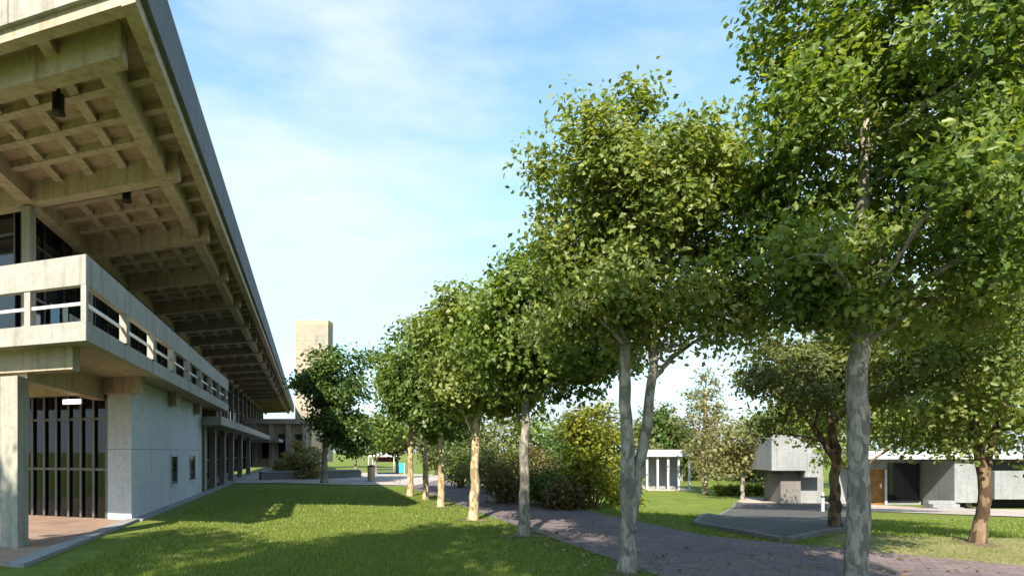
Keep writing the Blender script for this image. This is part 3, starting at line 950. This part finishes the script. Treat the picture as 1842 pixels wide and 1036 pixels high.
for a in BEAMS[:5]:
    one("balcony_beam", M["soffit"], bal, (a + 0.5, a + 0.85, 0.55, 11.6, 2.95, 3.34))
one("balcony_beam", M["soffit"], bal, (0.62, 17.3, 1.7, 2.05, 2.82, 3.33))
# columns
for a in (0.18, BAY * 2 + 0.18):
    one("column", M["column"], hall, (a, a + 0.42, 1.65, 2.07, 0, 2.85), (a - 0.02, a + 0.44, 1.63, 1.75, 0, 0.12))
for k in range(0, 21):
    a = BEAMS[k] + 0.02
    if a < 0.5:
        continue
    one("column", M["column"], hall, (a, a + 0.34, 3.84, 4.14, 3.5, 7.45))
# upper glazed storey
def glazed(parent, a0, a1, b0, b1, z0, z1, along, step, frame_w=0.05, name="glass_wall", transoms=(), pane="glass"):
    g = one(name, M[pane], parent, (a0, a1, b0, b1, z0, z1))
    mb = MB()
    if along == "a":
        k = a0
        while k <= a1:
            slab(mb, k, k + frame_w, b0 - 0.06, b0 + 0.02, z0, z1)
            k += step
        for zt in transoms:
            slab(mb, a0, a1, b0 - 0.045, b0 + 0.02, zt, zt + 0.06)
    else:
        k = b0
        while k <= b1:
            slab(mb, a0 - 0.06, a0 + 0.02, k, k + frame_w, z0, z1)
            k += step
        for zt in transoms:
            slab(mb, a0 - 0.045, a0 + 0.02, b0, b1, zt, zt + 0.06)
    mb.build("mullions", M["mullion"], g)
    return g


glazed(hall, 4.75, 90.0, 4.55, 4.65, 3.52, 7.9, "a", 1.38, transoms=(5.6, 7.0))
glazed(hall, 4.65, 4.75, 4.65, 11.8, 3.52, 7.9, "b", 1.2, transoms=(5.6, 7.0))
for px0, px1, y0, y1, mm in ((90, 106, 545, 590, "stand_in_panel"), (124, 144, 564, 590, "stand_in_panel_white"), (112, 121, 545, 590, "stand_in_panel_white")):  # flat blue and white panels standing in for unclear shapes behind the rail
    q = []
    for px in (px0, px1):
        z_ = min(np.arange(3.7, 6.0, 0.004), key=lambda z: abs(inv_ab(px, y0, z)[1] - 4.46))
        q.append((inv_ab(px, y0, z_)[0], z_))
    lo_a, hi_a = min(q[0][0], q[1][0]), max(q[0][0], q[1][0])
    one("stand_in_panel", M[mm], hall, (lo_a, hi_a, 4.43, 4.47, 3.6, q[0][1]))
# ground storey
glazed(hall, 4.85, 4.93, 1.6, 11.6, 0.02, 3.0, "b", 0.42, 0.07, transoms=(1.15, 2.35), pane="clear")
back = glazed(hall, 5.0, 24.0, 11.4, 11.46, 0.02, 2.1, "a", 0.9, 0.09, pane="clear")
one("bulkhead", M["darkgrey"], hall, (4.95, 24.0, 11.38, 11.6, 2.1, 3.32))
one("ceiling", M["darkgrey"], hall, (4.95, 24.0, 1.6, 11.38, 2.75, 2.9))
one("interior_floor", M["darkgrey"], hall, (4.95, 24.0, 1.6, 11.5, -0.1, 0.018))
one("counter", M["frame"], hall, (9.0, 9.6, 3.4, 9.5, 0.02, 1.02))
for k in range(4):
    one("interior_column", M["column"], hall, (8.5 + k * 3.6, 8.75 + k * 3.6, 6.2 + k * 0.2, 6.45 + k * 0.2, 0.02, 2.75))
wall = one("wall", M["white"], hall, (4.80, 14.6, 0.84, 1.6, 0, 3.32))
for px0, px1, y0, y1 in ((308, 318, 830, 886), (341, 350, 826, 874)):
    def a_of(px):
        k = (px - CX) / F
        den = U[0] - k * U[1]
        p0 = O + 0.84 * W
        return float((k * p0[1] - p0[0]) / den)
    a0, a1 = a_of(px0), a_of(px1)
    one("slit_window", M["glass"], wall, (a0, a1, 0.825, 0.86, 0.62, 1.45))
    mb = MB()
    for q in ((a0 - 0.05, a0, 0.80, 0.85, 0.57, 1.50), (a1, a1 + 0.05, 0.80, 0.85, 0.57, 1.50), (a0, a1, 0.805, 0.85, 1.45, 1.50), (a0, a1, 0.795, 0.85, 0.57, 0.62)):
        slab(mb, *q)
    mb.build("window_frame", M["white"], wall)
for a in (15.4, 18.2, 21.4, 25.0, 29.5, 35.0):
    one("column", M["column"], hall, (a, a + 0.42, 0.84, 1.2, 0, 2.62))
one("canopy", M["pale"], hall, (14.6, 46, -0.1, 4.4, 2.62, 2.95))
one("canopy", M["pale"], hall, (46, 60, -1.0, 4.4, 2.5, 2.75))
glazed(hall, 14.7, 60, 2.9, 3.0, 0.02, 2.62, "a", 1.1, 0.07, transoms=(1.1,))
one("upper_wall", M["pale"], hall, (17.5, 60, 4.2, 4.5, 2.95, 3.9))
x, y = ab(4.0, 1.95)
mb = MB(); slab(mb, 3.4, 3.5, 1.75, 2.35, 2.62, 2.74); o = mb.build("ceiling_lamp", M["frame"], hall)
ml, t, out = mat("lamp_glow")
em = node(t, "ShaderNodeEmission", {"Color": (1, 0.86, 0.74, 1), "Strength": 1.3})
t.links.new(em.outputs[0], out.inputs["Surface"])
M["lamp"] = ml
mb = MB(); slab(mb, 3.38, 3.4, 1.78, 2.32, 2.63, 2.73); mb.build("lamp_panel", ml, o)
# paving under and along the building
mb = MB()
slab(mb, -1.2, 5.2, 0.95, 12, -0.1, 0.015)
tag(mb.build("undercroft_floor", M["apron"], None, (O[0], O[1], 0)), "brownish paving under the balcony between columns and glass", "paving", kind="structure")
mb = MB()
slab(mb, -1.2, 4.8, 0.62, 0.95, -0.1, 0.06)
slab(mb, 4.8, 60, 0.50, 0.84, -0.1, 0.04)
tag(mb.build("kerb", M["grey"], None, (O[0], O[1], 0)), "grey concrete edging along the foot of the long building", "kerb", kind="structure")

# ------------------------------------------------------------------ tower
x, y, z = sp(563, 830, 95)
tw = empty("concrete_tower", (x, y, 0), "tall plain beige tower rising behind the round tree", "tower")
mb = MB(); mb.box((-2.7, -0.2, 0), (2.4, 2.4, 21.2)); shaft = mb.build("shaft", M["tower"], tw)
mb = MB(); mb.box((-2.73, -0.23, 21.2), (2.43, 2.43, 22.0)); mb.build("parapet", M["cream"], tw)
for zz in (19.0, 17.5, 16.0, 14.5, 13.0, 11.5):
    mb = MB(); mb.box((-2.72, -0.23, zz), (2.42, -0.19, zz + 0.07)); mb.build("joint_band", M["cream"], tw)
mb = MB()
for xx in (0.3, 1.3):
    mb.box((xx, -0.26, 18.2), (xx + 0.5, -0.19, 19.6))
mb.build("louvre", M["grey"], tw)
# pale building at the end of the lawn
x, y, z = sp(520, 850, 62)
pb = empty("pale_building", (x, y, 0), "pale sunlit building with square pillars at the far end of the long canopy", "building")
mb = MB(); mb.box((-4, 0.5, 0), (2.1, 6, 4.4)); mb.build("wall", M["cream"], pb)
mb = MB(); mb.box((-4.3, -0.6, 4.4), (2.5, 6.2, 4.9)); mb.build("roof", M["tower"], pb)
for k in range(4):
    mb = MB(); mb.box((-3.6 + k * 1.7, -0.4, 0), (-3.2 + k * 1.7, 0.0, 4.4)); mb.build("pillar", M["tower"], pb)
for k in range(3):
    mb = MB(); mb.box((-2.95 + k * 1.7, 0.44, 0.9), (-2.0 + k * 1.7, 0.52, 3.4)); mb.build("window", M["glass"], pb)
# low wall
x0, y0, _ = sp(470, 850, 34)
x1, y1, _ = sp(650, 850, 38)
lw = empty("low_wall", (x0, y0, 0), "low grey concrete wall across the end of the lawn", "wall")
mb = MB()
dv = np.array([x1 - x0, y1 - y0]); nv = np.array([-dv[1], dv[0]]) / np.linalg.norm(dv)
mb.hexa([(0, 0), tuple(dv), tuple(dv + nv * .35), tuple(nv * .35)], -0.1, 0.42)
mb.build("wall_body", M["darkgrey"], lw)
mb = MB(); mb.hexa([tuple(-nv * .05), tuple(dv - nv * .05), tuple(dv + nv * .4), tuple(nv * .4)], 0.42, 0.5); mb.build("coping", M["grey"], lw)

# far stall with canvas roof and boards
x, y, z = sp(692, 850, 62)
st = empty("market_stall", (x, y, G(x, y)), "small stall with white canvas roof at the far end of the path", "stall")
mb = MB()
mb.add([(-1.5, -1, 2.1), (1.2, -1, 2.1), (1.2, 1, 2.1), (-1.5, 1, 2.1), (-1.0, 0, 2.5), (0.8, 0, 2.5)], [(0, 1, 5, 4), (1, 2, 5), (2, 3, 4, 5), (3, 0, 4), (3, 2, 1, 0)])
mb.build("canopy", M["canvas"], st)
for sx in (-1.42, 1.12):
    for sy in (-0.93, 0.93):
        mb = MB(); mb.tube([(sx, sy, 0), (sx, sy, 1), (sx, sy, 2.1)], [0.035] * 3, 8); mb.build("post", M["rail"], st)
mb = MB(); mb.box((-1.2, -0.9, 0.75), (1.0, 0.3, 0.85)); mb.box((-1.15, 0.25, 0), (-1.05, 0.3, 0.75)); mb.box((0.85, 0.25, 0), (0.95, 0.3, 0.75)); mb.build("counter", M["frame"], st)
mb = MB(); mb.box((-1.3, 0.9, 1.55), (1.0, 0.94, 2.05)); mb.build("back_board", M["red"], st)


def board(px, py, d, w, h, zb, m, label):
    x, y, z = sp(px, py, d)
    r_ = empty("notice_board", (x, y, G(x, y)), label, "board")
    mb = MB(); mb.box((-w / 2, -0.02, zb), (w / 2, 0.02, zb + h)); mb.build("panel", M[m], r_)
    for s in (-1, 1):
        mb = MB(); mb.box((s * w / 2 - 0.03, -0.023, 0), (s * w / 2 + 0.03, 0.023, zb + h + 0.05)); mb.build("leg", M["rail"], r_)
    return r_


board(690, 850, 58, 2.8, 0.5, 0.1, "blue", "long low blue board in front of the far stall")
board(722, 850, 60, 0.6, 0.9, 0.6, "cyan", "small bright cyan board right of the far stall")
x, y, _ = at(668, 866)
bn = empty("litter_bin", (x, y, G(x, y)), "cream round litter bin at the end of the low wall", "bin")
mb = MB(); mb.tube([(0, 0, 0), (0, 0, .05), (0, 0, .75), (0, 0, .8)], [.17, .19, .21, .21], 16); mb.build("body", M["cream"], bn)
mb = MB(); mb.tube([(0, 0, .8), (0, 0, .84), (0, 0, .9)], [.23, .22, .08], 16); mb.build("lid", M["frame"], bn)

# ------------------------------------------------------------------ white pavilion
x, y, z = sp(1200, 885, 50)
zg = G(x, y)
pv = empty("white_pavilion", (x, y, zg), "small white pavilion with flat roof and columns behind the pine", "pavilion")
mb = MB(); mb.box((-2.0, -0.5, 2.75), (2.0, 4.5, 3.3)); mb.build("roof", M["white"], pv)
for k in range(5):
    mb = MB(); xx = -1.75 + k * 0.86; mb.box((xx, -0.2, 0.05), (xx + 0.16, -0.04, 2.75)); mb.build("column", M["white"], pv)
mb = MB(); mb.box((-1.7, 2.6, 0.05), (1.7, 2.7, 2.75)); mb.build("back_wall", M["grey"], pv)
mb = MB(); mb.box((-2.1, -0.6, -0.2), (2.1, 4.6, 0.05)); mb.build("plinth", M["plaza"], pv)

# ------------------------------------------------------------------ concrete hall at the right
D = 34.0
def X(px, d=D): return (px - CX) / F * d
def Z(py, d=D): return EYE - (py - HY) / F * d
zg = -1.55
rh = empty("concrete_hall", (X(1690), D, zg), "low grey concrete hall with brown door and projecting blocks at right", "building")
def loc(px, d=D): return X(px, d) - X(1690)
def hz(py, d=D): return Z(py, d) - zg
mb = MB(); mb.box((loc(1545), 2.2, 0), (loc(1592), 2.5, hz(822))); mb.box((loc(1634), 2.2, 0), (loc(1990), 2.5, hz(822))); mb.box((loc(1592), 2.2, hz(846)), (loc(1634), 2.5, hz(822)))
wl = mb.build("wall", M["grey"], rh)
mb = MB(); mb.box((loc(1592), 2.3, 0), (loc(1634), 2.36, hz(846))); dr = mb.build("door", M["wood"], rh)
mb = MB(); mb.box((loc(1627), 2.24, 1.0), (loc(1630), 2.3, 1.25)); mb.build("handle", M["rail"], dr)
mb = MB(); mb.box((loc(1634), 2.12, 0), (loc(1638), 2.2, hz(846))); mb.build("door_frame", M["white"], rh)
mb = MB(); mb.box((loc(1540), -0.9, hz(825)), (loc(2000), 6, hz(811))); mb.build("roof", M["white"], rh)
mb = MB(); mb.box((loc(1640), 2.1, 0.2), (loc(1700), 2.2, hz(834))); mb.build("window", M["glass"], rh)
mb = MB(); mb.box((loc(1703), -0.6, hz(902)), (loc(1755), 2.1, hz(828))); mb.build("projecting_block", M["grey"], rh)
mb = MB(); mb.box((loc(1774), -0.6, hz(896)), (loc(1990), 2.1, hz(846))); mb.build("projecting_block", M["grey"], rh)
mb = MB(); mb.box((loc(1703), -0.55, 0), (loc(1708), 2.0, hz(902))); mb.build("pier", M["grey"], rh)
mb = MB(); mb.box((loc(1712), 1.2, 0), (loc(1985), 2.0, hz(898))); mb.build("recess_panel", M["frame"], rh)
mb = MB()
for k in range(3):
    mb.box((loc(1655), -1.4 + k * 0.35, 0), (loc(1702), -1.05 + k * 0.35, 0.16 * (k + 1)))
mb.build("steps", M["grey"], rh)
# raised block
D2 = 36.0
rb = empty("concrete_block_house", (X(1432, D2), D2, zg), "raised blank grey concrete block on a dark stem left of the big trunk", "building")
def l2(px): return X(px, D2) - X(1432, D2)
def h2(py): return Z(py, D2) - zg
mb = MB(); mb.box((l2(1388), 0, h2(846)), (l2(1450), 4, h2(781))); mb.box((l2(1450), 0.15, h2(858)), (l2(1482), 4, h2(795))); mb.build("upper_volume", M["grey"], rb)
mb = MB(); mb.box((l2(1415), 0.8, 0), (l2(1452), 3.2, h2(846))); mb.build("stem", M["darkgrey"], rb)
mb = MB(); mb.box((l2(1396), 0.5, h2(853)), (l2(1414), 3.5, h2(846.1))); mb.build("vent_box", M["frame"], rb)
mb = MB(); mb.box((l2(1452), 1.2, 0), (l2(1500), 3.2, h2(858))); mb.build("link_wall", M["grey"], rb)
# low sunlit hedge behind the right lawn
x, y, z = sp(1337, 890, 44)
shrub((x, y, G(x, y)), "long low yellow hedge in full sun behind the thin pine", [(k * 0.62 - 1.7, 0, 0.4, 0.42, 0.4, 0.36) for k in range(7)],
      150, 26, 0.15, M["leafgold"], 97, cat="hedge", h=0.4, spread=0.16)
# bollards
for px, lab in ((1480, "short white bollard just left of the big grey trunk"),):
    x, y = X(px, 26), 26
    bo = empty("bollard", (x, y, G(x, y)), lab, "bollard")
    mb = MB(); mb.tube([(0, 0, -0.05), (0, 0, .02), (0, 0, .8), (0, 0, .86), (0, 0, .88)], [.075, .07, .07, .06, .02], 12); mb.build("post", M["white"], bo)
    mb = MB(); mb.tube([(0, 0, .66), (0, 0, .67), (0, 0, .73), (0, 0, .74)], [.071, .074, .074, .071], 12); mb.build("band", M["frame"], bo)

# courtyard planting seen through the ground floor glass
for i, (a, bb, lf, lab) in enumerate(((9, 17, "leafgold", "yellow bush seen through the ground floor glass, nearest the columns"), (14, 18, "leafy", "light green bush seen through the ground floor glass"),
                                   (19.5, 18.5, "leafrust", "rust red bush seen through the ground floor glass"))):
    x, y = O[0] + ab(a, bb)[0], O[1] + ab(a, bb)[1]
    shrub((x, y, G(x, y)), lab, [(0, 0, 1.3, 2.4, 1.6, 1.3)], 130, 26, 0.18, M[lf], 520 + i, h=1.3, spread=0.25)

# fallen leaves
r = np.random.default_rng(77)
N = 2600
yy = 6.5 + 22 * r.random(N) ** 1.6
xx = yy * r.uniform(-0.35, 0.8, N)
nn_ = NX * xx + NY * yy
kk = (nn_ > 2.5) & (r.random(N) < np.where((nn_ > 3.6) & (nn_ < 5.2), 1.0, 0.35)) & ~((nn_ > 7.6) & (yy > 11))
xx, yy = xx[kk], yy[kk]
nr = np.stack([r.normal(0, .25, len(xx)), r.normal(0, .25, len(xx)), np.ones(len(xx))], 1)
M["dryleaf"] = leafmat("dry_leaves", (0.10, 0.06, 0.025), (0.19, 0.13, 0.05), (0.28, 0.23, 0.09), 0.15)
lo_ = leaf_mesh("fallen_leaves", np.stack([xx, yy, gz(xx, yy) + 0.045], 1), nr, 0.075, M["dryleaf"], None, 78)
tag(lo_, "scattered dry leaves lying on the path and lawn edge", "leaves", kind="stuff")

# ------------------------------------------------------------------ light
EL = R(39)
hd = Vector((0.2, 0.98)).normalized()
trav = Vector((hd.x * math.cos(EL), hd.y * math.cos(EL), -math.sin(EL)))
sd = bpy.data.lights.new("sun", "SUN")
sd.energy = 4.4
sd.angle = R(0.5)
sd.color = (1.0, 0.90, 0.74)
so = bpy.data.objects.new("sun", sd)
COL.objects.link(so)
so.rotation_euler = trav.to_track_quat("-Z", "Y").to_euler()
so.location = (-10, -40, 40)

w = bpy.data.worlds.new("World")
scene.world = w
w.use_nodes = True
t = w.node_tree
t.nodes.clear()
out = node(t, "ShaderNodeOutputWorld")
sky = node(t, "ShaderNodeTexSky")
sky.sky_type = "NISHITA"
sky.sun_disc = False
sky.sun_elevation = EL
sky.sun_rotation = math.atan2(-hd.x, -hd.y) % (2 * math.pi)
sky.air_density = 1.0
sky.dust_density = 0.6
sky.ozone_density = 1.6
skyc = mix(t, 1.0, sky.outputs[0], (0.80, 1.08, 1.0), "MULTIPLY")
bg = node(t, "ShaderNodeBackground", {"Color": skyc, "Strength": 0.12})
tc = node(t, "ShaderNodeTexCoord")
mp = node(t, "ShaderNodeMapping", {"Vector": tc.outputs["Generated"]})
mp.inputs["Scale"].default_value = (1.0, 1.6, 3.2)
mp.inputs["Rotation"].default_value = (0, R(22), R(15))
n1 = noise(t, mp.outputs[0], 2.3, 7, 0.55)
sep = node(t, "ShaderNodeSeparateXYZ", {"Vector": tc.outputs["Generated"]})
low = node(t, "ShaderNodeMapRange", {"Value": sep.outputs["Z"], "From Min": 0.0, "From Max": 0.75, "To Min": 0.72, "To Max": -0.06})
veil = node(t, "ShaderNodeMapRange", {"Value": n1, "From Min": 0.42, "From Max": 0.70, "To Min": 0.0, "To Max": 0.80})
fac = node(t, "ShaderNodeMath", {0: low.outputs[0], 1: veil.outputs[0]}, operation="ADD")
fac.use_clamp = True
cl = node(t, "ShaderNodeBackground", {"Color": (0.78, 0.90, 1.0, 1), "Strength": 0.41})
ms = node(t, "ShaderNodeMixShader", {0: fac.outputs[0], 1: bg.outputs[0], 2: cl.outputs[0]})
t.links.new(ms.outputs[0], out.inputs["Surface"])

scene.view_settings.view_transform = "Standard"
scene.view_settings.look = "None"
scene.view_settings.exposure = 1.5
scene.view_settings.gamma = 1
scene.cycles.max_bounces = 8
scene.cycles.transparent_max_bounces = 8
